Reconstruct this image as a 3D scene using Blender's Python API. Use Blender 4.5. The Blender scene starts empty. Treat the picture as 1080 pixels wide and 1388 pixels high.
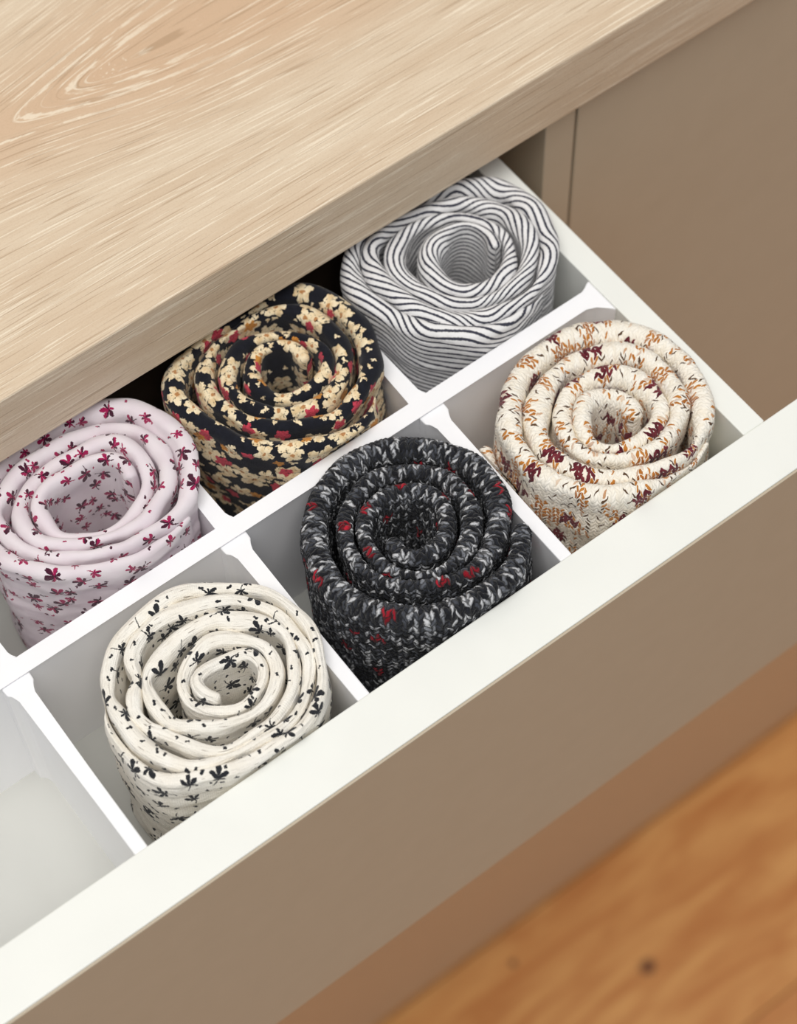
import bpy, bmesh, math, random
import numpy as np
from mathutils import Matrix, Vector

# ---------------------------------------------------------------- units
# u = drawing unit (0.8 mm).  Drawer rim is z = 0 u, front inner edge y = 0, inner right wall x = 0.
K = 0.0008
FLOOR_U = -1376.0
ZR = -FLOOR_U * K
def W(x, y, z): return Vector((K*x, K*y, K*z + ZR))

# ---------------------------------------------------------------- camera
scene = bpy.context.scene
col = scene.collection
cam_d = bpy.data.cameras.new('camera'); cam = bpy.data.objects.new('camera', cam_d); col.objects.link(cam)
R = ((0.797868, -0.528379, 0.290213), (-0.602491, -0.68273, 0.41338), (-0.020284, -0.504673, -0.863072))
M = Matrix.Identity(4)
for i in range(3):
    M[i][0] = R[i][0]; M[i][1] = -R[i][1]; M[i][2] = -R[i][2]
M.translation = W(-512.73, -403.28, 1000.0)
cam.matrix_world = M
cam_d.sensor_fit = 'AUTO'; cam_d.sensor_width = 36.0; cam_d.lens = 2957.17 / 1388 * 36
cam_d.clip_start = 0.02; cam_d.clip_end = 60
cam_d.dof.use_dof = True; cam_d.dof.focus_distance = 1140 * K; cam_d.dof.aperture_fstop = 7.0
scene.camera = cam

# ---------------------------------------------------------------- world, lights, exposure
world = bpy.data.worlds.new('world'); scene.world = world; world.use_nodes = True
bgn = world.node_tree.nodes['Background']
bgn.inputs[0].default_value = (0.93, 0.96, 1.0, 1); bgn.inputs[1].default_value = 0.38
def area(name, loc, target, size, power, color):
    d = bpy.data.lights.new(name, 'AREA'); d.shape = 'RECTANGLE'; d.size, d.size_y = size; d.energy = power; d.color = color
    o = bpy.data.objects.new(name, d); col.objects.link(o); o.location = loc
    o.rotation_euler = (Vector(target) - Vector(loc)).to_track_quat('-Z', 'Y').to_euler(); return o
area('ceiling_softbox', (-0.9, -0.7, 4.8), (-0.15, 0.1, 1.1), (2.8, 2.8), 132, (1.0, 0.975, 0.94))
scene.cycles.diffuse_bounces = 10; scene.cycles.max_bounces = 14
vs = scene.view_settings
vs.view_transform = 'Standard'; vs.look = 'None'; vs.exposure = -0.05; vs.gamma = 1.0; vs.use_curve_mapping = False

# ---------------------------------------------------------------- node helper
def lin(c):
    return tuple((x/255/12.92 if x/255 <= 0.04045 else ((x/255+0.055)/1.055)**2.4) for x in c) + (1,)
class G:
    def __init__(s, name):
        s.mat = bpy.data.materials.new(name); s.mat.use_nodes = True
        s.t = s.mat.node_tree; s.t.nodes.clear()
        s.out = s.t.nodes.new('ShaderNodeOutputMaterial'); s.b = s.t.nodes.new('ShaderNodeBsdfPrincipled')
        s.t.links.new(s.b.outputs[0], s.out.inputs[0])
    def put(s, sock, v):
        if isinstance(v, bpy.types.NodeSocket): s.t.links.new(v, sock)
        elif v is not None:
            if hasattr(sock.default_value, '__len__') and not hasattr(v, '__len__'): v = (v,)*len(sock.default_value)
            if hasattr(sock.default_value, '__len__') and len(v) == 4 and len(sock.default_value) == 3: v = v[:3]
            sock.default_value = v
    def m(s, op, a, b=None, c=None, clamp=False):
        n = s.t.nodes.new('ShaderNodeMath'); n.operation = op; n.use_clamp = clamp
        for i, v in enumerate((a, b, c)): s.put(n.inputs[i], v)
        return n.outputs[0]
    def add(s, a, b): return s.m('ADD', a, b)
    def sub(s, a, b): return s.m('SUBTRACT', a, b)
    def mul(s, a, b): return s.m('MULTIPLY', a, b)
    def less(s, a, b): return s.m('LESS_THAN', a, b)
    def vm(s, op, a, b=None, sc=None):
        n = s.t.nodes.new('ShaderNodeVectorMath'); n.operation = op
        s.put(n.inputs[0], a); s.put(n.inputs[1], b)
        if sc is not None: s.put(n.inputs['Scale'], sc)
        return n.outputs['Value'] if op in ('LENGTH', 'DOT_PRODUCT', 'DISTANCE') else n.outputs[0]
    def xyz(s, v):
        n = s.t.nodes.new('ShaderNodeSeparateXYZ'); s.put(n.inputs[0], v); return n.outputs
    def vec(s, x, y, z=0.0):
        n = s.t.nodes.new('ShaderNodeCombineXYZ')
        for i, v in enumerate((x, y, z)): s.put(n.inputs[i], v)
        return n.outputs[0]
    def mix(s, f, a, b, mode='MIX'):
        n = s.t.nodes.new('ShaderNodeMix'); n.data_type = 'RGBA'; n.blend_type = mode
        s.put(n.inputs[0], f); s.put(n.inputs[6], a); s.put(n.inputs[7], b); return n.outputs[2]
    def sstep(s, v, lo, hi, a=0.0, b=1.0):
        n = s.t.nodes.new('ShaderNodeMapRange'); n.interpolation_type = 'SMOOTHSTEP'
        for i, q in enumerate((v, lo, hi, a, b)): s.put(n.inputs[i], q)
        return n.outputs[0]
    def noise(s, v, scale=1.0, detail=2.0, rough=0.5, dist=0.0, dim='3D'):
        n = s.t.nodes.new('ShaderNodeTexNoise'); n.noise_dimensions = dim; s.put(n.inputs['Vector'], v)
        n.inputs['Scale'].default_value = scale; n.inputs['Detail'].default_value = detail
        n.inputs['Roughness'].default_value = rough; n.inputs['Distortion'].default_value = dist
        return n.outputs
    def voro(s, v, rnd=1.0, feat='F1'):
        n = s.t.nodes.new('ShaderNodeTexVoronoi'); n.voronoi_dimensions = '2D'; n.feature = feat
        s.put(n.inputs['Vector'], v); n.inputs['Scale'].default_value = 1.0; n.inputs['Randomness'].default_value = rnd
        return n.outputs
    def white(s, v):
        n = s.t.nodes.new('ShaderNodeTexWhiteNoise'); n.noise_dimensions = '3D'; s.put(n.inputs['Vector'], v); return n.outputs
    def ramp(s, f, stops, interp='LINEAR'):
        n = s.t.nodes.new('ShaderNodeValToRGB'); s.put(n.inputs[0], f); e = n.color_ramp.elements; n.color_ramp.interpolation = interp
        while len(e) < len(stops): e.new(0.5)
        for i, (p, c) in enumerate(stops): e[i].position = p; e[i].color = c
        return n.outputs[0]
    def bump(s, h, strength, dist, normal=None):
        n = s.t.nodes.new('ShaderNodeBump'); n.inputs['Strength'].default_value = strength; n.inputs['Distance'].default_value = dist
        s.put(n.inputs['Height'], h)
        if normal is not None: s.put(n.inputs['Normal'], normal)
        return n.outputs[0]
    def obj(s):      # object coordinates in u
        n = s.t.nodes.new('ShaderNodeTexCoord'); return s.vm('SCALE', n.outputs['Object'], sc=1/K)
    def uv(s):       # cloth coordinates in u: x along the scarf, y across it
        n = s.t.nodes.new('ShaderNodeUVMap'); n.uv_map = 'cloth'; return s.vm('SCALE', n.outputs[0], sc=100.0)
    def fin(s, color=None, rough=0.5, normal=None, spec=None, sheen=None):
        if color is not None: s.put(s.b.inputs['Base Color'], color)
        s.put(s.b.inputs['Roughness'], rough)
        if normal is not None: s.put(s.b.inputs['Normal'], normal)
        if spec is not None: s.b.inputs['Specular IOR Level'].default_value = spec
        if sheen: s.b.inputs['Sheen Weight'].default_value = sheen; s.b.inputs['Sheen Roughness'].default_value = 0.5
        return s.mat

# ---------------------------------------------------------------- hard-surface materials
def mat_white(name, c, rough):
    g = G(name); o = g.obj()
    n = g.noise(o, 0.9, 3.0)[0]
    return g.fin(g.mix(g.sstep(g.noise(o, 0.02, 2.0)[0], 0.35, 0.7), lin(c), lin(tuple(x-3 for x in c))), rough, g.bump(n, 0.05, 0.0004))
M_WHITE = mat_white('white_melamine', (239, 240, 234), 0.42)
M_PLASTIC = mat_white('white_plastic', (249, 249, 251), 0.35)
M_FLOORLINER = mat_white('white_drawer_base', (200, 200, 195), 0.5)
def mat_taupe(name, c1, c2):
    g = G(name); o = g.obj()
    n = g.noise(o, 1.2, 4.0)[0]
    c = g.mix(g.noise(o, 0.05, 3.0)[0], lin(c1), lin(c2))
    return g.fin(c, 0.48, g.bump(n, 0.06, 0.0005))
M_TAUPE = mat_taupe('taupe_lacquer', (193, 179, 157), (187, 173, 151))
M_PLINTH = mat_taupe('taupe_plinth_floor_bounce', (207, 178, 145), (201, 172, 139))  # taupe with the floor's orange bounce light painted into the base colour
M_BACK = mat_taupe('dark_brown_board_and_shade', (62, 50, 40), (56, 45, 36))  # drawer back board; also the painted shadow strip below the plinth
def mat_carcass():
    g = G('taupe_carcass'); return g.fin(g.mix(g.noise(g.obj(), 0.05)[0], lin((150, 133, 113)), lin((142, 126, 107))), 0.6)
M_CARCASS = mat_carcass()
def mat_wall():
    g = G('painted_plaster'); o = g.obj(); return g.fin(g.mix(g.noise(o, 0.02)[0], lin((225, 221, 214)), lin((219, 215, 208))), 0.8, g.bump(g.noise(o, 0.3, 4)[0], 0.1, 0.001))
M_WALL = mat_wall()

def mat_oak(kx, ky):
    # limed oak with the grain along x; around the knot (kx, ky) the grain sweeps into nested parabolas
    g = G('limed_oak'); o = g.obj(); x, y, z = g.xyz(o)
    wob = g.noise(g.vec(g.mul(x, 0.005), g.mul(y, 0.012), g.mul(z, 0.012)), 1.0, 1.0)
    wx, wy, wz = g.xyz(wob[1])
    fade = g.sub(1.0, g.sstep(g.m('ABSOLUTE', g.sub(y, ky)), 30.0, 130.0))
    y2 = g.add(y, g.mul(g.sub(wx, 0.5), g.mul(fade, 12.0)))
    dx = g.mul(g.m('TANH', g.mul(g.sub(x, kx), 1/75.0)), g.mul(fade, 15.0)); dy = g.sub(y2, ky)
    f = g.sub(g.m('SQRT', g.add(g.mul(dx, dx), g.add(g.mul(dy, dy), 4.0))), dx)
    sgn = g.m('SIGN', dy)
    side = g.add(f, g.mul(sgn, 0.0))
    zz = g.mul(z, 1.0)
    # growth-ring tone
    ring = g.noise(g.vec(g.mul(x, 0.004), g.mul(side, 0.055), g.mul(zz, 0.05)), 1.0, 4.0, 0.6)[0]
    tone = g.mix(g.sstep(ring, 0.3, 0.72), lin((211, 189, 162)), lin((222, 204, 179)))
    near = g.sstep(f, 6.0, 75.0)
    tone = g.mix(g.sub(1.0, near), tone, lin((208, 177, 146)))
    fib = g.noise(g.vec(g.mul(x, 0.03), g.mul(side, 0.9), g.mul(zz, 0.9)), 1.0, 3.0, 0.6)[0]
    tone = g.mix(g.mul(g.sstep(fib, 0.45, 0.75), 0.55), tone, lin((197, 171, 141)))
    # cream lime in the pores: short dashes
    p1 = g.noise(g.vec(g.mul(x, 0.015), g.mul(side, 0.85), g.mul(zz, 0.85)), 1.0, 0.0, 0.5)[0]
    p2 = g.noise(g.vec(g.mul(x, 0.03), g.mul(side, 1.1), g.mul(zz, 1.1)), 1.0, 2.0, 0.6)[0]
    pore = g.m('MAXIMUM', g.mul(g.sstep(p1, 0.625, 0.66), g.sstep(p2, 0.44, 0.49)), g.mul(g.sstep(p2, 0.69, 0.73), 0.5))
    # broad limed loops near the knot
    rag = g.noise(g.vec(g.mul(x, 0.12), g.mul(y, 0.5), 0.0), 1.0, 3.0, 0.6)[0]
    brk = g.noise(g.vec(g.mul(x, 0.05), g.mul(side, 0.25), g.mul(sgn, 3.0)), 1.0, 2.0)[0]
    loop = 0.0
    for f0, wd in ((10.5, 1.5), (19.5, 0.9), (27.0, 0.5)):
        dd = g.m('ABSOLUTE', g.sub(g.add(f, g.mul(g.sub(rag, 0.5), 2.6)), f0))
        loop = g.m('MAXIMUM', loop, g.sub(1.0, g.sstep(dd, wd*0.7, wd*1.2)))
    loop = g.mul(g.mul(loop, g.sstep(brk, 0.42, 0.50)), g.sub(1.0, g.sstep(g.sub(x, kx), 10.0, 70.0)))
    dots = g.mul(g.sstep(g.noise(g.vec(g.mul(x, 0.35), g.mul(y, 0.6), 0.0), 1.0, 2.0)[0], 0.60, 0.66),
                 g.sub(1.0, g.sstep(g.add(g.m('ABSOLUTE', g.mul(g.sub(x, kx), 0.55)), g.m('ABSOLUTE', g.sub(y, ky))), 5.0, 10.0)))
    lime = g.m('MAXIMUM', g.m('MAXIMUM', pore, loop), dots)
    c = g.mix(g.mul(lime, 0.75), tone, lin((240, 226, 203)))
    dk = g.noise(g.vec(g.mul(x, 0.02), g.add(g.mul(side, 0.95), 7.3), g.mul(zz, 0.95)), 1.0, 0.5)[0]
    c = g.mix(g.mul(g.sstep(dk, 0.64, 0.72), 0.45), c, lin((160, 128, 95)))
    c = g.mix(g.mul(g.sstep(g.noise(o, 0.9, 2.0)[0], 0.5, 0.7), 0.16), c, lin((178, 146, 112)))
    h = g.sub(g.mul(lime, 0.5), g.sstep(dk, 0.6, 0.72))
    return g.fin(c, 0.55, g.bump(h, 0.35, 0.0004))
M_OAK = mat_oak(-156.0, 365.0)

def mat_plank():
    g = G('honey_oak_floor'); o = g.obj(); x, y, z = g.xyz(o)
    n = g.t.nodes.new('ShaderNodeObjectInfo'); rnd = n.outputs['Random']
    off = g.mul(rnd, 900.0)
    v = g.vec(g.mul(g.add(x, off), 0.006), g.add(g.mul(y, 0.035), off), 0.0)
    a = g.noise(v, 1.0, 4.0, 0.6, 0.8)[0]; b = g.noise(g.vec(g.mul(x, 0.02), g.add(g.mul(y, 0.35), off), 0.0), 1.0, 3.0)[0]
    c = g.mix(g.sstep(a, 0.3, 0.7), lin((200, 130, 68)), lin((228, 168, 100)))
    c = g.mix(g.mul(g.sstep(b, 0.5, 0.75), 0.22), c, lin((168, 106, 54)))
    c = g.mix(g.mul(rnd, 0.25), c, lin((190, 135, 95)))
    # knots: a few irregular brown spots at fixed places on the floor
    gp = g.t.nodes.new('ShaderNodeNewGeometry'); wx, wy, _ = g.xyz(g.vm('SCALE', gp.outputs['Position'], sc=1/K))
    kn = 0.0
    for kx, ky, kr in ((151, 92, 11), (34, 187, 5), (420, -160, 9), (-260, -90, 8), (620, 60, 7), (-40, -330, 10), (330, -420, 6)):
        d = g.vm('LENGTH', g.vec(g.mul(g.sub(wx, kx), 0.8), g.sub(wy, ky), 0.0))
        kn = g.m('MAXIMUM', kn, g.sub(1.0, g.sstep(g.add(d, g.mul(g.sub(b, 0.5), 8.0)), kr*0.5, kr)))
    c = g.mix(g.mul(kn, 0.85), c, lin((95, 52, 30)))
    return g.fin(c, 0.42, g.bump(b, 0.1, 0.0005))
M_PLANK = mat_plank()

# ---------------------------------------------------------------- object helpers
def tag(o, label=None, cat=None, group=None, kind=None):
    if label: o['label'] = label
    if cat: o['category'] = cat
    if group: o['group'] = group
    if kind: o['kind'] = kind
    return o
ORG = {}
def empty(name, org):
    o = bpy.data.objects.new(name, None); col.objects.link(o); o.location = W(*org); o.empty_display_size = 0.02
    ORG[o] = Vector(org); return o
def link_mesh(name, verts, faces, mat, parent=None, org=None, smooth=False):
    """verts in u; the object's origin goes to org (u)"""
    v = np.asarray(verts, float)
    if org is None: org = ((v[:, 0].min()+v[:, 0].max())/2, (v[:, 1].min()+v[:, 1].max())/2, v[:, 2].min())
    me = bpy.data.meshes.new(name)
    me.from_pydata(((v - np.array(org)) * K).tolist(), [], faces)
    me.materials.append(mat)
    if smooth: me.polygons.foreach_set('use_smooth', [True]*len(me.polygons))
    o = bpy.data.objects.new(name, me); col.objects.link(o); ORG[o] = Vector(org)
    if parent: o.parent = parent; o.location = (Vector(org) - ORG[parent]) * K
    else: o.location = W(*org)
    return o
def prism(poly, z0, z1, bev=0.0, seg=2, flat=False):
    """extruded plan polygon (counter-clockwise), bevelled on every edge; returns verts, faces in u"""
    bm = bmesh.new()
    lo = [bm.verts.new((x, y, z0)) for x, y in poly]; hi = [bm.verts.new((x, y, z1)) for x, y in poly]
    n = len(poly); bm.faces.new(lo[::-1]); bm.faces.new(hi)
    for i in range(n): bm.faces.new((lo[i], lo[(i+1) % n], hi[(i+1) % n], hi[i]))
    if bev: bmesh.ops.bevel(bm, geom=[e for e in bm.edges if not (flat and e.verts[0].co.z == z0 and e.verts[1].co.z == z0)], offset=bev, segments=seg, profile=0.5, affect='EDGES', clamp_overlap=True)
    bmesh.ops.recalc_face_normals(bm, faces=bm.faces[:])
    bm.verts.index_update()
    r = [v.co[:] for v in bm.verts], [[v.index for v in f.verts] for f in bm.faces]
    bm.free(); return r
def box(name, x0, x1, y0, y1, z0, z1, mat, parent=None, bev=0.6, org=None):
    v, f = prism([(x0, y0), (x1, y0), (x1, y1), (x0, y1)], z0, z1, bev)
    return link_mesh(name, v, f, mat, parent, org)

# ---------------------------------------------------------------- room shell
FU = FLOOR_U
floor = box('floor', -2300, 2700, -2000, 960, FU-40, FU-12, M_WALL, bev=0); tag(floor, 'honey oak plank floor under the cabinets', 'floor', kind='structure')
rng = random.Random(5)
rows = list(range(-8, 4))
plank_mesh = None
for r in rows:
    y0 = -24 + 246*r
    x = -2300 - rng.uniform(200, 1300)
    while x < 2700:
        if plank_mesh is None:
            p = box('plank', 0, 1498, 0, 244.6, FU-12, FU, M_PLANK, floor, bev=1.0, org=(0, 0, FU-12)); plank_mesh = p.data
        else:
            p = bpy.data.objects.new('plank', plank_mesh); col.objects.link(p); p.parent = floor
        p.location = (Vector((x, y0, FU-12)) - ORG[floor]) * K
        x += 1500
wall = box('wall_back', -2300, 2700, 940, 960, FU, 1800, M_WALL, bev=0); tag(wall, 'pale plaster wall behind the cabinets', 'wall', kind='structure')

# ---------------------------------------------------------------- cabinets and worktop
YC = 222.0; ZT = 28.0; ZP = -1100.0
cab = tag(empty('drawer_cabinet', (-330, 560, ZP)), 'taupe drawer cabinet under the oak worktop, its upper drawer pulled out', 'cabinet')
box('side_panel', 42, 64.5, YC, 880, ZP, ZT, M_TAUPE, cab, 0.8)
box('side_panel', -726, -703.5, YC, 880, ZP, ZT, M_TAUPE, cab, 0.8)
box('back_panel', -703, 41.5, 868, 880, ZP+20, ZT, M_CARCASS, cab, 0)
box('bottom_panel', -703, 41.5, YC+24, 867.5, ZP, ZP+20, M_CARCASS, cab, 0)
box('shelf', -703, 41.5, YC+24, 867.5, -262, -254, M_CARCASS, cab, 0)
for z0, z1 in ((-680, -266), (-1096, -684)):
    box('drawer_front', -701, 39.5, YC, YC+22, z0, z1, M_TAUPE, cab, 0.8)
dcab = tag(empty('door_cabinet', (370, 560, ZP)), 'taupe cabinet with a plain closed door, right of the open drawer', 'cabinet')
box('side_panel', 66.5, 88, YC+25, 880, ZP, ZT, M_TAUPE, dcab, 0.8)
box('side_panel', 680, 702, YC+25, 880, ZP, ZT, M_TAUPE, dcab, 0.8)
box('back_panel', 88.5, 679.5, 868, 880, ZP, ZT, M_CARCASS, dcab, 0)
box('bottom_panel', 88.5, 679.5, YC+25, 867.5, ZP, ZP+20, M_CARCASS, dcab, 0)
box('door', 66.6, 702, YC, YC+22, ZP+4, ZT-4, M_TAUPE, dcab, 1.0)
pl = tag(empty('plinth', (0, YC+20, FU)), 'low taupe plinth board meeting the wooden floor, warm floor bounce painted in', 'plinth')
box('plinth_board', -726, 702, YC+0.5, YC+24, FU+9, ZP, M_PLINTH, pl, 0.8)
box('shadow_strip', -720, 696, YC+16, YC+24, FU, FU+8.9, M_BACK, pl, 0)['label'] = 'added dark recessed strip, painted as the shadow under the board'  # dark strip added to paint the contact shadow along the floor
tag(box('worktop', -900, 760, 214, 920, ZT, 77.8, M_OAK, bev=1.3, org=(0, 0, 0)), 'thick pale limed oak worktop with a knot', 'worktop')

# ---------------------------------------------------------------- open drawer
ZB = -105.0
drw = tag(empty('open_drawer', (-330, 200, ZB-8)), 'open drawer with white inside and plain taupe front, holding rolled scarves', 'drawer')
fr = box('front_panel', -725, 63.5, -33.0, 0, -261, 0, M_WHITE, drw, 0.7)
box('front_face', -725, 63.5, -34.4, -33.0, -261, -0.9, M_TAUPE, drw, 0.4)['label'] = 'taupe lacquered outer face'
box('side_panel', 0, 15, 0.05, 250, ZB-8, 0, M_WHITE, drw, 0.7)
box('side_panel', -675, -660, 0.05, 250, ZB-8, 0, M_WHITE, drw, 0.7)
box('back_panel', -660, 0, 240, 249, ZB, -2, M_BACK, drw, 0.5)['label'] = 'dark brown back board'
box('bottom_panel', -660, 0, 0.05, 240, ZB-8, ZB, M_FLOORLINER, drw, 0)
for s, x0 in ((0, 15.6), (1, -692)):
    box('drawer_runner', x0, x0+16, 30, 600, -80, -66, M_CARCASS, drw, 0.6)

# ---------------------------------------------------------------- organiser
org = tag(empty('drawer_organiser', (-330, 120, ZB)), 'white plastic divider grid splitting the drawer into square compartments', 'organiser')
def part_prism(name, poly, z1, bev=0.9):
    v, f = prism(poly, ZB, z1, bev, flat=True); return link_mesh(name, v, f, M_PLASTIC, org)
Y0, Y1 = 117.0, 126.0
part_prism('long_divider', [(-659.7, 107), (-653, 114), (-648, Y0), (-14, Y0), (-8, 114.5), (-0.3, 106), (-0.3, 131), (-3, 130), (-8, Y1), (-648, Y1), (-655, 129), (-659.7, 131)], 0.0)
for xr in (-119.0, -251.4, -387.0, -523.5):
    xl = xr - 7.7
    part_prism('cross_divider', [(xl, 0.4), (xr, 0.4), (xr, 105.5), (xr+1.2, 109), (xr+4.2, 111.6), (xr+4.6, Y0+0.3), (xl-4.6, Y0+0.3), (xl-4.2, 111.6), (xl-1.2, 109), (xl, 105.5)], -1.8)
for xr in (-121.6, -250.5, -386.5, -523.5):
    xl = xr - 7.9
    part_prism('cross_divider', [(xl-1.5, Y1-0.3), (xr+3.5, Y1-0.3), (xr+3, 128.6), (xr, 132), (xr, 196), (xl, 196), (xl, 131)], -0.8)

# ---------------------------------------------------------------- cloth materials
def sprig(g, uv, cell, Rr, n, present, seed, rnd=0.8, thin=0.8, asym=0.6, stem=True, power=1.0):
    s0 = g.vm('SCALE', g.vm('ADD', uv, (seed*37.1, seed*11.7, 0)), sc=1.0/cell)
    vo = g.voro(s0, rnd)
    l = g.vm('SCALE', g.vm('SUBTRACT', s0, vo[2]), sc=cell); lx, ly, _ = g.xyz(l)
    cr, cg, cb = g.xyz(vo[1])
    rad = g.vm('LENGTH', g.vec(lx, ly, 0.0)); a = g.add(g.m('ARCTAN2', ly, lx), g.mul(cr, 6.2832))
    ca = g.m('COSINE', a); lob = g.m('POWER', g.m('MAXIMUM', g.m('ABSOLUTE', g.m('COSINE', g.mul(a, n/2.0))), 0.001), power)
    lim = g.mul(g.add(1.0-thin, g.mul(lob, thin)), g.add(1.0-asym, g.mul(g.add(g.mul(ca, 0.5), 0.5), asym)))
    size = g.mul(g.add(0.72, g.mul(cb, 0.42)), Rr)
    msk = g.less(rad, g.mul(lim, size))
    if stem:
        px = g.mul(rad, ca); py = g.m('ABSOLUTE', g.add(g.mul(rad, g.m('SINE', a)), g.mul(g.mul(px, px), 0.06)))
        st = g.mul(g.mul(g.less(py, 0.34), g.less(px, 0.0)), g.less(rad, g.mul(size, 0.95)))
        msk = g.m('MAXIMUM', msk, st)
    return g.mul(msk, g.less(cg, present)), a, rad, cb
def warp(g, uv, scale, amt):
    nz = g.noise(uv, scale, 2.0, dim='2D')[1]
    return g.vm('ADD', uv, g.vm('SCALE', g.vm('SUBTRACT', nz, (0.5, 0.5, 0.5)), sc=amt))
def weave(g, uv, k=1.6):
    x, y, _ = g.xyz(uv)
    return g.add(g.mul(g.m('SINE', g.mul(x, 6.283*k)), 0.5), g.mul(g.m('SINE', g.mul(y, 6.283*k)), 0.5))

def mat_floral_cream():
    g = G('cream_cotton_black_sprigs'); uv = g.uv(); x, y, _ = g.xyz(uv); w = warp(g, warp(g, uv, 0.25, 1.8), 1.1, 0.8)
    m1, a, rad, cb = sprig(g, w, 15.0, 6.6, 6, 0.80, 1, power=0.8, thin=0.85, asym=0.7)
    m2, *_ = sprig(g, w, 7.5, 1.6, 2, 0.38, 4, thin=0.7, asym=0.2, stem=False)
    crease = g.noise(g.vec(g.mul(x, 0.22), g.mul(y, 0.9), 0.0), 1.0, 3.0, 0.6)[0]
    line = g.mul(g.sstep(g.noise(g.vec(g.mul(x, 0.10), g.mul(y, 1.0), 3.0), 1.0, 1.0)[0], 0.69, 0.73), 0.75)
    c = g.mix(g.sstep(g.noise(uv, 0.06, 2.0)[0], 0.3, 0.7), lin((249, 245, 236)), lin((244, 238, 226)))
    c = g.mix(line, c, lin((120, 105, 90)))  # shade of fold creases painted into the colour as thin dark lines
    ink = g.mix(g.noise(uv, 0.8, 2.0)[0], lin((22, 23, 27)), lin((52, 54, 60)))
    c = g.mix(g.m('MAXIMUM', m1, m2), c, ink)
    h = g.add(g.mul(crease, 1.0), g.mul(weave(g, uv, 0.9), 0.12))
    return g.fin(c, 0.9, g.bump(h, 0.75, 0.0010), 0.2, 0.15)
def mat_floral_pink():
    g = G('pale_pink_flannel_magenta_sprigs'); uv = g.uv(); w = warp(g, warp(g, uv, 0.3, 1.5), 1.2, 0.8)
    m1, a, rad, cb = sprig(g, w, 13.0, 5.4, 6, 0.84, 2, power=0.7, thin=0.8, asym=0.55)
    m2, *_ = sprig(g, w, 7.0, 1.3, 2, 0.25, 6, thin=0.7, asym=0.2, stem=False)
    base = g.mix(g.sstep(g.noise(uv, 0.05, 2.0)[0], 0.3, 0.7), lin((245, 236, 240)), lin((239, 226, 233)))
    tw = g.less(g.add(g.m('SINE', g.mul(a, 2.0)), g.mul(g.sub(cb, 0.5), 1.6)), 0.15)
    ink = g.mix(tw, lin((74, 22, 48)), lin((168, 24, 84)))
    c = g.mix(g.m('MAXIMUM', m1, m2), base, ink)
    h = g.add(g.noise(uv, 2.2, 3.0, 0.7)[0], g.mul(g.noise(uv, 0.25, 2.0)[0], 0.8))
    return g.fin(c, 0.95, g.bump(h, 0.6, 0.0009), 0.1, 0.3)
def mat_floral_dark():
    g = G('black_cotton_blossoms'); uv = g.uv(); w = warp(g, warp(g, uv, 0.3, 2.6), 1.1, 1.5)
    c = g.mix(g.noise(uv, 0.3, 2.0)[0], lin((20, 20, 25)), lin((34, 36, 46)))
    cream = g.mix(g.sstep(g.noise(uv, 0.22, 3.0)[0], 0.35, 0.7), lin((246, 230, 196)), lin((226, 198, 152)))
    m4, *_ = sprig(g, w, 6.5, 2.6, 3, 0.42, 9, thin=0.75, asym=0.5, stem=False)
    c = g.mix(m4, c, cream)
    m1, a, rad, cb = sprig(g, w, 13.5, 7.7, 5, 0.88, 3, rnd=0.8, thin=0.42, asym=0.1, stem=False)
    c = g.mix(m1, c, cream)
    gap = g.mul(g.mul(m1, g.sub(1.0, g.less(rad, 2.2))), g.less(g.m('ABSOLUTE', g.m('COSINE', g.mul(a, 2.5))), 0.16))
    c = g.mix(g.mul(gap, 0.5), c, lin((40, 36, 36)))
    vein = g.mul(g.mul(m1, g.less(rad, 1.2)), 0.85); c = g.mix(vein, c, lin((176, 112, 52)))
    m2, *_ = sprig(g, w, 16, 4.4, 5, 0.42, 5, rnd=0.9, thin=0.35, asym=0.15, stem=False)
    c = g.mix(m2, c, g.mix(g.noise(uv, 0.9, 1.0)[0], lin((150, 22, 44)), lin((232, 92, 110))))
    m3, *_ = sprig(g, w, 18.5, 4.2, 5, 0.30, 7, rnd=0.9, thin=0.35, asym=0.15, stem=False)
    c = g.mix(m3, c, g.mix(g.noise(uv, 0.8, 1.0)[0], lin((178, 106, 36)), lin((224, 164, 84))))
    scr = g.sstep(g.noise(warp(g, uv, 0.2, 3.0), 0.75, 1.0)[0], 0.66, 0.70)
    c = g.mix(g.mul(scr, 0.9), c, lin((24, 25, 30)))
    h = g.add(g.noise(uv, 1.6, 3.0, 0.7)[0], g.mul(weave(g, uv, 1.1), 0.15))
    return g.fin(c, 0.92, g.bump(h, 0.45, 0.0006), 0.15, 0.12)
def mat_stripe():
    g = G('off_white_cotton_navy_stripes'); uv = g.uv(); x, y, _ = g.xyz(uv)
    big = g.noise(g.vec(g.mul(x, 0.014), g.mul(y, 0.005), 0.0), 1.0, 1.0)[0]
    mid = g.noise(g.vec(g.mul(x, 0.05), g.mul(y, 0.03), 2.0), 1.0, 0.5)[0]
    fine = g.noise(uv, 0.9, 2.0)[0]
    t = g.add(g.add(y, g.mul(big, 85.0)), g.add(g.mul(mid, 3.5), g.mul(fine, 0.9)))
    s = g.m('FRACT', g.m('DIVIDE', t, 3.7)); d = g.m('ABSOLUTE', g.sub(s, 0.5))
    wid = g.add(0.13, g.mul(g.noise(uv, 0.2, 2.0)[0], 0.09))
    k = g.sub(1.0, g.sstep(d, g.sub(wid, 0.05), g.add(wid, 0.05)))
    c = g.mix(k, lin((234, 233, 233)), g.mix(fine, lin((36, 37, 50)), lin((78, 79, 92))))
    h = g.add(g.mul(g.noise(g.vec(g.mul(x, 0.15), g.mul(t, 0.3), 0.0), 1.0, 3.0)[0], 1.2), g.mul(k, -0.35))
    return g.fin(c, 0.92, g.bump(h, 0.6, 0.0010), 0.15, 0.12)
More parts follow.
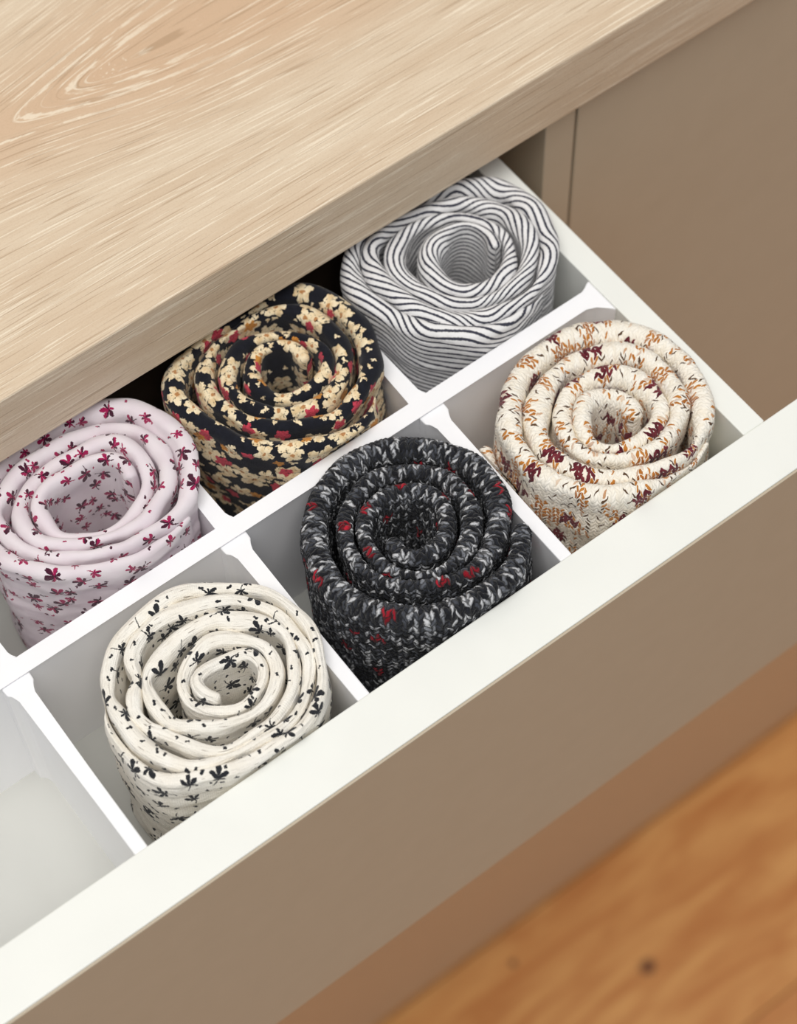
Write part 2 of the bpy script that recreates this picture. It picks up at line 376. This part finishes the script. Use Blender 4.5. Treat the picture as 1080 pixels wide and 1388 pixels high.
def stitches(g, uv, w, h, slant, irr):
    """V-shaped knit stitches: returns per-stitch random value, colour, height and stitch centre"""
    q = warp(g, uv, 0.22, irr); x, y, _ = g.xyz(q)
    cx = g.m('DIVIDE', x, w); ci = g.m('FLOOR', cx); fx = g.sub(g.sub(cx, ci), 0.5)
    par = g.sub(g.mul(g.m('MODULO', g.m('ABSOLUTE', ci), 2.0), 2.0), 1.0)
    cy = g.add(g.m('DIVIDE', y, h), g.add(g.mul(g.mul(fx, par), slant), g.mul(ci, 0.0)))
    ri = g.m('FLOOR', cy); fy = g.sub(g.sub(cy, ri), 0.5)
    wn = g.white(g.vec(ci, ri, 0.5))
    hh = g.sub(1.0, g.add(g.mul(g.mul(fx, fx), 3.2), g.mul(g.mul(fy, fy), 3.2)))
    ctr = g.vec(g.mul(g.add(ci, 0.5), w), g.mul(g.add(ri, 0.5), h), 0.0)
    return wn[0], wn[1], hh, ctr, fx, fy
def mat_knit():
    g = G('charcoal_marl_knit'); uv = g.uv()
    v, cc, h, ctr, fx, fy = stitches(g, uv, 2.6, 4.2, 0.85, 3.4)
    yarn = g.noise(uv, 0.9, 2.0)[0]
    c = g.ramp(g.add(v, g.mul(g.sub(yarn, 0.5), 0.25)), [(0.0, lin((24, 25, 30))), (0.34, lin((38, 40, 47))), (0.52, lin((72, 75, 83))), (0.70, lin((128, 131, 138))), (0.86, lin((204, 205, 208)))])
    vo = g.voro(g.vm('SCALE', ctr, sc=1/22.0), 1.0); _, cg, _ = g.xyz(vo[1])
    red = g.mul(g.less(vo[0], 0.15), g.less(cg, 0.40))
    c = g.mix(red, c, g.mix(v, lin((120, 14, 28)), lin((186, 36, 54))))
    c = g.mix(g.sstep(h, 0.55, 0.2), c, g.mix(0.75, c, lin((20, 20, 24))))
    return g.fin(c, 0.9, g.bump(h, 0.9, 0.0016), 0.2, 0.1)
def mat_cable():
    g = G('cream_knit_rust_maroon'); uv = g.uv(); x, y, _ = g.xyz(uv)
    v, cc, h, ctr, fx, fy = stitches(g, uv, 2.1, 3.4, 0.9, 3.0); px, py, _ = g.xyz(ctr)
    c = g.mix(v, lin((250, 245, 234)), lin((243, 234, 217)))
    speck = g.mul(g.less(v, 0.10), g.less(g.m('ABSOLUTE', fy), 0.22)); c = g.mix(speck, c, lin((92, 68, 48)))
    band = g.noise(g.vec(g.mul(px, 0.10), g.mul(py, 0.045), 0.0), 1.0, 1.5)[0]
    rust = g.mul(g.sstep(g.add(band, g.mul(g.sub(v, 0.5), 0.16)), 0.565, 0.585), g.m('GREATER_THAN', h, 0.38))
    c = g.mix(rust, c, g.mix(v, lin((150, 84, 30)), lin((196, 128, 56))))
    vo = g.voro(g.vm('SCALE', g.vec(px, g.mul(py, 1.1), 0.0), sc=1/25.0), 0.9); _, cg, _ = g.xyz(vo[1])
    mar = g.mul(g.mul(g.less(g.add(vo[0], g.mul(g.sub(v, 0.5), 0.12)), 0.21), g.less(cg, 0.55)), g.mul(g.less(v, 0.88), g.m('GREATER_THAN', h, -0.15)))
    c = g.mix(mar, c, g.mix(v, lin((84, 26, 36)), lin((128, 52, 60))))
    return g.fin(c, 0.92, g.bump(h, 0.45, 0.0010), 0.15, 0.15)
M_CREAM, M_PINK, M_DARK, M_STRIPE, M_KNIT, M_CABLE = mat_floral_cream(), mat_floral_pink(), mat_floral_dark(), mat_stripe(), mat_knit(), mat_cable()

# ---------------------------------------------------------------- rolled scarves
def catmull(P, ds):
    P = np.asarray(P, float); Q = np.vstack([2*P[0]-P[1], P, 2*P[-1]-P[-2]]); out = []
    for i in range(len(P)-1):
        a, b, c, d = Q[i:i+4]; t = np.linspace(0, 1, 24, endpoint=False)[:, None]
        out.append(0.5*((2*b)+(-a+c)*t+(2*a-5*b+4*c-d)*t*t+(-a+3*b-3*c+d)*t**3))
    S = np.vstack(out + [P[-1:]])
    L = np.r_[0, np.cumsum(np.linalg.norm(np.diff(S, axis=0), axis=1))]
    s = np.linspace(0, L[-1], int(L[-1]/ds)+2)
    return s, np.c_[np.interp(s, L, S[:, 0]), np.interp(s, L, S[:, 1])]
def smooth1(a, n):
    k = np.hanning(2*n+3)[1:-1]; k /= k.sum()
    return np.convolve(np.pad(a, n, mode='edge'), k, 'valid')
def waves(rs, dims, scale, n=10):
    """sum of random plane waves, roughly in -1..1"""
    r = 0
    for _ in range(n):
        f = rs.normal(size=len(dims)) / scale; ph = rs.uniform(0, 6.28)
        r = r + np.sin(sum(d*fi for d, fi in zip(dims, f)) + ph)
    return r / math.sqrt(n/2) / 1.6
def scarf(name, ctrl, mat, z0, rmax, bounds, seed, zb=None, rmin=2.2, wr=0.9, dzin=0.0, stitch=None, ds=1.1, groove=0.0, parent=None, fill=0.5, lean=0.03, uoff=0.0, hug=0.0, crk=0.0):
    rs = np.random.RandomState(seed); zb = ZB + 0.4 if zb is None else zb
    s, P = catmull(ctrl, ds); n = len(s)
    for k in (0, 1): P[:, k] = smooth1(P[:, k], 3)
    P = P + np.c_[waves(rs, (s,), 9.0), waves(rs, (s,), 9.0)] * wr * 0.45
    T = np.gradient(P, axis=0); T /= np.linalg.norm(T, axis=1)[:, None]
    Nn = np.c_[T[:, 1], -T[:, 0]]
    ctr = P.mean(0)
    if np.mean(((P-ctr)*Nn).sum(1)) < 0: Nn = -Nn
    # half thickness follows the free room between neighbouring turns
    d2 = np.linalg.norm(P[:, None]-P[None], axis=2); d2[np.abs(s[:, None]-s[None]) < 45] = 99
    r = np.clip(d2.min(1)*fill, rmin, rmax); r = smooth1(r, 6)
    r = r * (1 + 0.10*waves(rs, (s,), 7.0))
    drop = 0.0
    if hug:     # the outer end thins out and lies flat against the turn inside it
        k = 0.22 + 0.78*np.clip(s/hug, 0, 1)**0.8; P = P - Nn*(r*(1-k))[:, None]; r = r*k; drop = 11*(1-k)
    e = np.minimum(s, s[-1]-s); rr = np.maximum(r, 1.0)
    r = np.where(e < rr, r*np.sqrt(np.clip(1-(1-e/rr)**2, 0.03, 1)), r)
    zc = z0 + dzin*(s/s[-1]) + waves(rs, (s,), 16.0)*wr*1.3 - r*0.6 - drop
    H = (z0 - zb)
    # profile: t<0 inner wall (bottom to top), cap, outer wall (top to bottom)
    k1 = np.linspace(0, 1, 16)**1.6; k2 = np.linspace(0, 1, 46)**1.25; na = 17
    prof = [('i', q) for q in k1[::-1]] + [('c', q) for q in np.linspace(0, 1, na)[1:-1]] + [('o', q) for q in k2]
    m = len(prof)
    O = np.zeros((n, m)); Z = np.zeros((n, m)); PH = np.zeros(m); V = np.zeros((n, m)); DEP = np.zeros((n, m))
    for j, (w, q) in enumerate(prof):
        if w == 'c':
            ph = math.pi*(1-q); O[:, j] = r*math.cos(ph); Z[:, j] = zc + r*1.15*math.sin(ph); PH[j] = ph; V[:, j] = r*(math.pi/2-ph)
        else:
            dep = q*(zc-zb); sg = -1 if w == 'i' else 1
            O[:, j] = sg*r; Z[:, j] = zc-dep; PH[j] = 0 if sg > 0 else math.pi; V[:, j] = sg*(r*math.pi/2+dep); DEP[:, j] = dep
    U = np.repeat(s[:, None], m, 1)
    disp = waves(rs, (U, V), 7.0, 14)*0.32*wr + waves(rs, (U, V*1.6), 17.0, 12)*0.75*wr*np.clip(DEP/14, 0.25, 1) + waves(rs, (U*0.5, V*1.8), 3.4, 14)*(0.13*wr+crk)
    if groove:
        for g0 in (-1.5, 1.9): disp -= groove*np.exp(-((V-g0-1.2*waves(rs, (U,), 20.0))/0.55)**2)
    if stitch:
        w_, h_, sl, amp = stitch
        xx = U + waves(rs, (U, V), 6.0)*0.5; ci = np.floor(xx/w_); fx = xx/w_-ci-0.5; par = (np.abs(ci) % 2)*2-1
        cy = (V + waves(rs, (U, V), 6.0)*0.5)/h_ + fx*par*sl; fy = cy-np.floor(cy)-0.5
        disp += amp*(np.sqrt(np.clip(1-3.0*fx*fx-3.0*fy*fy, 0, 1))-0.6)
    taper = np.clip(e/6, 0, 1)[:, None]; disp = disp*(0.3+0.7*taper)
    off = O + disp*np.cos(PH)[None]; Z = Z + disp*np.sin(PH)[None]
    X = P[:, :1] + Nn[:, :1]*off; Y = P[:, 1:] + Nn[:, 1:]*off
    sh = 1 - lean*np.clip(DEP/H, 0, 1)
    X = ctr[0] + (X-ctr[0])*sh; Y = ctr[1] + (Y-ctr[1])*sh
    x0, x1, y0, y1 = bounds
    blend = np.clip((z0-1 - Z)/max(z0-2.5, 1.0), 0, 1)
    X = X + (np.clip(X, x0, x1)-X)*blend; Y = Y + (np.clip(Y, y0, y1)-Y)*blend
    low = Z < 0.5   # nothing below the rim may pass through a wall or divider
    X = np.where(low, np.clip(X, x0, x1), X); Y = np.where(low, np.clip(Y, y0, y1), Y)
    Z = np.maximum(Z, zb)
    verts = np.stack([X, Y, Z], 2).reshape(-1, 3)
    idx = np.arange(n*m).reshape(n, m)
    a, b, c, d = idx[:-1, :-1].ravel(), idx[1:, :-1].ravel(), idx[1:, 1:].ravel(), idx[:-1, 1:].ravel()
    # outward orientation
    quads = np.stack([a, b, c, d], 1)
    p = verts[quads[len(quads)//2]]; nrm = np.cross(p[1]-p[0], p[2]-p[0])
    jc = 16 + na//2; i0 = n//2; q0 = verts[[idx[i0, jc], idx[i0+1, jc], idx[i0+1, jc+1]]]
    if np.cross(q0[1]-q0[0], q0[2]-q0[0])[2] < 0: quads = quads[:, ::-1]
    faces = quads.tolist()
    flip = np.cross(q0[1]-q0[0], q0[2]-q0[0])[2] < 0
    capA, capB = idx[0].tolist(), idx[-1].tolist()
    faces.append(capA if not flip else capA[::-1]); faces.append(capB[::-1] if not flip else capB)
    for i in range(n-1):
        q = [idx[i, 0], idx[i, m-1], idx[i+1, m-1], idx[i+1, 0]]; faces.append([int(t) for t in (q if not flip else q[::-1])])
    o = link_mesh(name, verts, faces, mat, parent, (float(ctr[0]), float(ctr[1]), zb), True)
    me = o.data; uvl = me.uv_layers.new(name='cloth')
    li = np.empty(len(me.loops), np.int32); me.loops.foreach_get('vertex_index', li)
    uvv = np.stack([(U.ravel()+uoff)/100, V.ravel()/100], 1)[li]
    uvl.data.foreach_set('uv', uvv.astype(np.float32).ravel())
    return o


# ridge lines of the rolled edges, in u
SPIRAL = {
    'floral_cream': [(-363.9, 77.6),(-369.7, 64.9),(-370.6, 48.7),(-367.8, 34.5),(-361.4, 22.2),(-351.1, 13.4),(-339.2, 7.0),(-327.1, 3.1),(-311.7, 1.5),(-296.8, 1.3),(-284.2, 4.8),(-272.4, 12.8),(-263.4, 25.2),(-258.0, 38.6),(-256.1, 53.1),(-260.0, 67.1),(-267.9, 80.3),(-279.1, 91.3),(-292.8, 98.9),(-307.5, 102.3),(-322.8, 102.2),(-337.9, 98.4),(-349.5, 89.6),(-356.8, 79.8),(-361.2, 67.9),(-362.1, 55.3),(-360.2, 43.5),(-356.4, 32.2),(-349.0, 21.3),(-339.1, 14.2),(-325.8, 9.6),(-310.4, 8.0),(-295.5, 7.8),(-282.2, 14.6),(-271.3, 25.5),(-265.1, 38.3),(-263.4, 53.8),(-267.2, 66.6),(-277.3, 79.1),(-288.9, 87.0),(-302.6, 92.0),(-316.2, 94.5),(-329.6, 91.9),(-338.4, 85.0),(-342.1, 75.2),(-350.3, 67.1),(-354.7, 57.2),(-353.8, 47.0),(-351.5, 44.3),(-344.3, 33.1),(-338.1, 22.8),(-328.0, 16.0),(-313.7, 15.2),(-300.3, 15.2),(-288.7, 19.6),(-278.9, 27.4),(-271.0, 40.8),(-269.6, 53.5),(-275.6, 64.5),(-285.5, 72.2),(-294.8, 78.5),(-306.6, 81.1),(-318.6, 79.5),(-329.9, 76.5),(-338.9, 71.8),(-343.5, 59.9),(-342.8, 49.9),(-341.0, 42.8),(-334.7, 35.1),(-327.7, 28.4),(-317.1, 24.5),(-305.0, 22.7),(-294.1, 25.7),(-284.0, 35.3),(-280.4, 48.0),(-283.8, 57.6),(-293.8, 65.3),(-306.4, 69.1),(-318.2, 66.5),(-325.2, 59.3),(-327.3, 48.4),(-322.6, 38.1),(-313.3, 30.0),(-302.3, 30.1),(-292.1, 35.7),(-288.1, 44.3),(-290.0, 52.5),(-300.2, 56.0),(-310.8, 57.8),(-318.5, 55.1),(-319.5, 46.3),(-315.7, 38.5)],
    'knit': [(-132.0, 25.8),(-142.4, 15.1),(-154.7, 7.1),(-171.8, 4.9),(-189.6, 8.2),(-205.0, 14.4),(-217.6, 24.1),(-226.5, 36.7),(-231.1, 50.7),(-231.3, 66.3),(-226.0, 81.7),(-217.3, 94.8),(-204.2, 104.7),(-189.0, 110.3),(-173.4, 110.5),(-158.4, 105.1),(-145.8, 96.4),(-135.7, 84.4),(-129.8, 69.5),(-130.1, 53.5),(-136.3, 40.1),(-146.7, 30.3),(-158.2, 23.4),(-170.7, 20.5),(-185.0, 22.8),(-198.4, 29.7),(-207.8, 39.4),(-212.9, 51.7),(-214.0, 63.7),(-211.8, 74.7),(-205.7, 83.9),(-196.3, 90.6),(-184.9, 93.8),(-171.9, 94.0),(-159.2, 87.8),(-149.3, 78.1),(-145.3, 65.2),(-146.8, 52.2),(-153.5, 41.4),(-163.8, 33.7),(-177.9, 29.9),(-191.8, 33.8),(-201.1, 43.9),(-205.0, 56.6),(-202.8, 69.7),(-194.2, 79.0),(-181.7, 83.3),(-168.5, 80.2),(-159.7, 71.3),(-158.0, 58.9),(-163.7, 49.3),(-173.6, 43.2),(-184.8, 43.0),(-192.4, 50.8),(-192.6, 61.8)],
    'cable': [(-17.8, 6.1),(-34.6, 0.8),(-51.2, 0.1),(-69.5, 4.2),(-85.6, 13.3),(-97.7, 27.2),(-104.7, 42.7),(-105.8, 58.3),(-100.7, 75.0),(-91.1, 88.5),(-76.6, 98.5),(-59.6, 103.3),(-40.6, 104.2),(-23.0, 98.3),(-9.8, 87.0),(-1.4, 72.5),(1.7, 54.4),(-1.1, 37.4),(-9.6, 22.9),(-22.7, 12.1),(-36.4, 6.8),(-50.7, 7.6),(-65.6, 13.5),(-78.2, 22.2),(-88.5, 33.5),(-93.1, 47.3),(-91.2, 63.0),(-82.0, 76.8),(-68.4, 86.2),(-52.1, 90.2),(-34.9, 86.4),(-20.6, 76.6),(-12.5, 63.1),(-12.5, 47.5),(-17.9, 32.9),(-29.4, 24.3),(-42.6, 19.5),(-55.7, 20.6),(-68.3, 26.9),(-78.0, 36.7),(-80.1, 51.0),(-74.2, 63.7),(-61.5, 73.7),(-48.8, 75.7),(-36.3, 70.0),(-27.6, 58.5),(-25.9, 46.1),(-30.1, 35.3),(-40.3, 29.3),(-52.9, 28.7),(-64.9, 33.4),(-71.7, 44.4),(-67.8, 56.4),(-57.1, 63.2),(-44.9, 59.7),(-39.9, 49.9),(-42.8, 39.4)],
    'stripe': [(-27.6, 135.0),(-40.9, 130.4),(-55.7, 129.3),(-71.0, 131.8),(-83.7, 137.5),(-94.5, 147.9),(-103.2, 161.0),(-108.9, 176.0),(-112.2, 194.4),(-108.7, 208.9),(-100.1, 219.6),(-83.9, 225.6),(-68.8, 227.1),(-54.1, 228.0),(-36.5, 225.5),(-21.0, 220.2),(-8.8, 210.7),(-1.0, 195.6),(-0.5, 177.2),(-6.6, 159.8),(-17.9, 146.8),(-31.4, 139.0),(-47.3, 136.5),(-63.5, 139.1),(-78.2, 146.8),(-89.8, 158.4),(-96.8, 173.9),(-99.4, 190.9),(-96.7, 206.0),(-89.5, 215.7),(-77.3, 220.4),(-61.6, 220.4),(-44.6, 217.2),(-28.9, 210.1),(-17.6, 197.3),(-13.1, 180.4),(-16.9, 163.5),(-27.7, 152.3),(-40.5, 146.1),(-54.4, 146.2),(-68.0, 153.2),(-79.2, 165.5),(-85.4, 179.9),(-85.8, 195.3),(-78.4, 207.0),(-65.8, 212.6),(-51.1, 211.1),(-35.7, 203.6),(-26.3, 190.7),(-24.6, 176.1),(-31.0, 163.5),(-41.2, 156.3),(-55.6, 156.8),(-67.0, 164.5),(-72.6, 177.5),(-68.6, 190.6),(-57.4, 198.3),(-45.0, 199.7),(-34.5, 193.8),(-30.1, 183.6),(-33.8, 172.3)],
    'dark': [(-142.4, 136.9),(-156.1, 127.5),(-172.0, 124.9),(-188.8, 128.7),(-202.8, 136.1),(-214.0, 147.7),(-223.3, 161.8),(-230.4, 177.2),(-233.6, 193.6),(-230.7, 207.5),(-220.2, 215.7),(-207.9, 219.5),(-193.3, 221.6),(-176.9, 221.4),(-159.8, 221.9),(-142.7, 217.7),(-132.6, 206.0),(-127.7, 189.5),(-128.5, 171.3),(-134.1, 157.0),(-145.3, 145.3),(-159.2, 138.9),(-171.7, 137.6),(-183.3, 140.7),(-194.9, 147.2),(-205.7, 157.0),(-213.9, 168.4),(-218.3, 180.7),(-217.7, 193.3),(-211.2, 204.6),(-200.3, 212.6),(-185.8, 216.9),(-170.2, 216.7),(-157.0, 211.9),(-146.1, 201.3),(-140.6, 188.0),(-142.0, 173.5),(-150.6, 159.5),(-161.4, 151.6),(-172.8, 149.5),(-184.5, 152.5),(-195.5, 160.0),(-204.2, 170.8),(-207.4, 182.4),(-204.0, 193.9),(-196.1, 202.1),(-185.2, 206.0),(-173.9, 204.5),(-162.8, 199.0),(-154.1, 190.1),(-152.1, 179.2),(-155.6, 168.6),(-164.4, 162.1),(-178.5, 160.9),(-189.5, 168.4),(-193.8, 180.9),(-189.9, 192.2),(-180.1, 197.9),(-170.3, 195.4),(-162.7, 187.5),(-162.2, 176.7)],
    'pink': [(-265.4, 136.4),(-282.1, 131.4),(-299.4, 130.9),(-316.6, 135.0),(-333.1, 142.2),(-347.3, 153.2),(-358.1, 167.1),(-361.1, 184.1),(-356.6, 201.3),(-345.8, 213.9),(-332.3, 220.8),(-316.8, 223.4),(-297.5, 224.3),(-279.6, 222.9),(-265.0, 216.0),(-253.9, 206.4),(-246.9, 192.9),(-245.2, 177.8),(-249.3, 162.4),(-257.1, 151.0),(-267.5, 143.7),(-281.4, 139.4),(-295.5, 139.0),(-309.6, 141.0),(-325.2, 147.5),(-338.5, 157.5),(-348.5, 170.4),(-352.0, 186.5),(-347.0, 199.6),(-335.7, 208.0),(-321.9, 212.8),(-305.7, 213.9),(-289.6, 212.2),(-275.1, 207.9),(-264.2, 200.4),(-258.2, 187.9),(-259.0, 173.8),(-265.2, 161.1),(-275.9, 152.1),(-289.7, 147.7),(-303.4, 148.0),(-317.9, 151.7),(-329.9, 159.1),(-338.5, 169.5),(-341.8, 182.3),(-337.5, 194.1),(-327.4, 201.6),(-313.0, 204.9),(-297.6, 204.6),(-283.4, 202.4),(-273.5, 195.8),(-269.6, 183.9),(-271.7, 170.0),(-280.9, 159.8),(-293.7, 154.6),(-308.3, 154.6),(-320.2, 160.0),(-328.5, 168.3),(-331.7, 180.2),(-327.6, 190.3),(-317.7, 195.0),(-303.8, 194.9),(-291.8, 194.3),(-282.6, 189.1),(-279.4, 179.8),(-281.8, 170.1)],
    'tail': [(-109.9, 86.6),(-114.4, 76.9),(-117.2, 63.0),(-118.2, 51.5)],
}
GRP = 'rolled scarves in the drawer'
o = scarf('rolled_scarf', SPIRAL['floral_cream'], M_CREAM, 9, 4.4, (-385.5, -260.2, 1.2, 115), 1, wr=1.45, groove=0.55, crk=0.35, hug=55, fill=0.47)
tag(o, 'rolled cream cotton scarf printed with small black sprigs', 'scarf', GRP)
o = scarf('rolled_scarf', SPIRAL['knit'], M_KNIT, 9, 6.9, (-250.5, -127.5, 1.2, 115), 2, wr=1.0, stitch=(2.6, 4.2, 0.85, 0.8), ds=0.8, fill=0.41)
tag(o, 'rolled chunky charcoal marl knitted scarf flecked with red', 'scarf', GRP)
o = scarf('rolled_scarf', SPIRAL['cable'], M_CABLE, 9, 7.2, (-113.8, -1.2, 1.2, 115), 3, wr=1.4, stitch=(2.1, 3.4, 0.9, 0.28), ds=0.9, fill=0.46, hug=60)
tag(o, 'rolled cream knitted scarf patterned in rust brown and maroon', 'scarf', GRP)
scarf('loose_end', SPIRAL['tail'], M_CABLE, -14, 4.6, (-113.8, -1.2, 1.2, 115), 13, wr=0.7, stitch=(2.1, 3.4, 0.9, 0.28), ds=0.9, rmin=4.0, parent=o, uoff=300)
o = scarf('rolled_scarf', SPIRAL['stripe'], M_STRIPE, 14, 6.6, (-120.5, -1.2, 127.5, 237.5), 4, wr=1.5, crk=0.2, fill=0.48, hug=50)
tag(o, 'rolled off-white scarf with thin dark navy stripes', 'scarf', GRP)
o = scarf('rolled_scarf', SPIRAL['dark'], M_DARK, 14, 6.2, (-249.0, -130.5, 127.5, 237.5), 5, wr=1.75, crk=0.1, fill=0.42, hug=50)
tag(o, 'rolled black scarf densely printed with cream, pink and orange blossoms', 'scarf', GRP)
o = scarf('rolled_scarf', SPIRAL['pink'], M_PINK, 14, 6.4, (-385.0, -259.5, 127.5, 237.5), 6, wr=1.7, crk=0.15, fill=0.46, hug=60)
tag(o, 'rolled pale pink flannel scarf with magenta leaf sprigs', 'scarf', GRP)
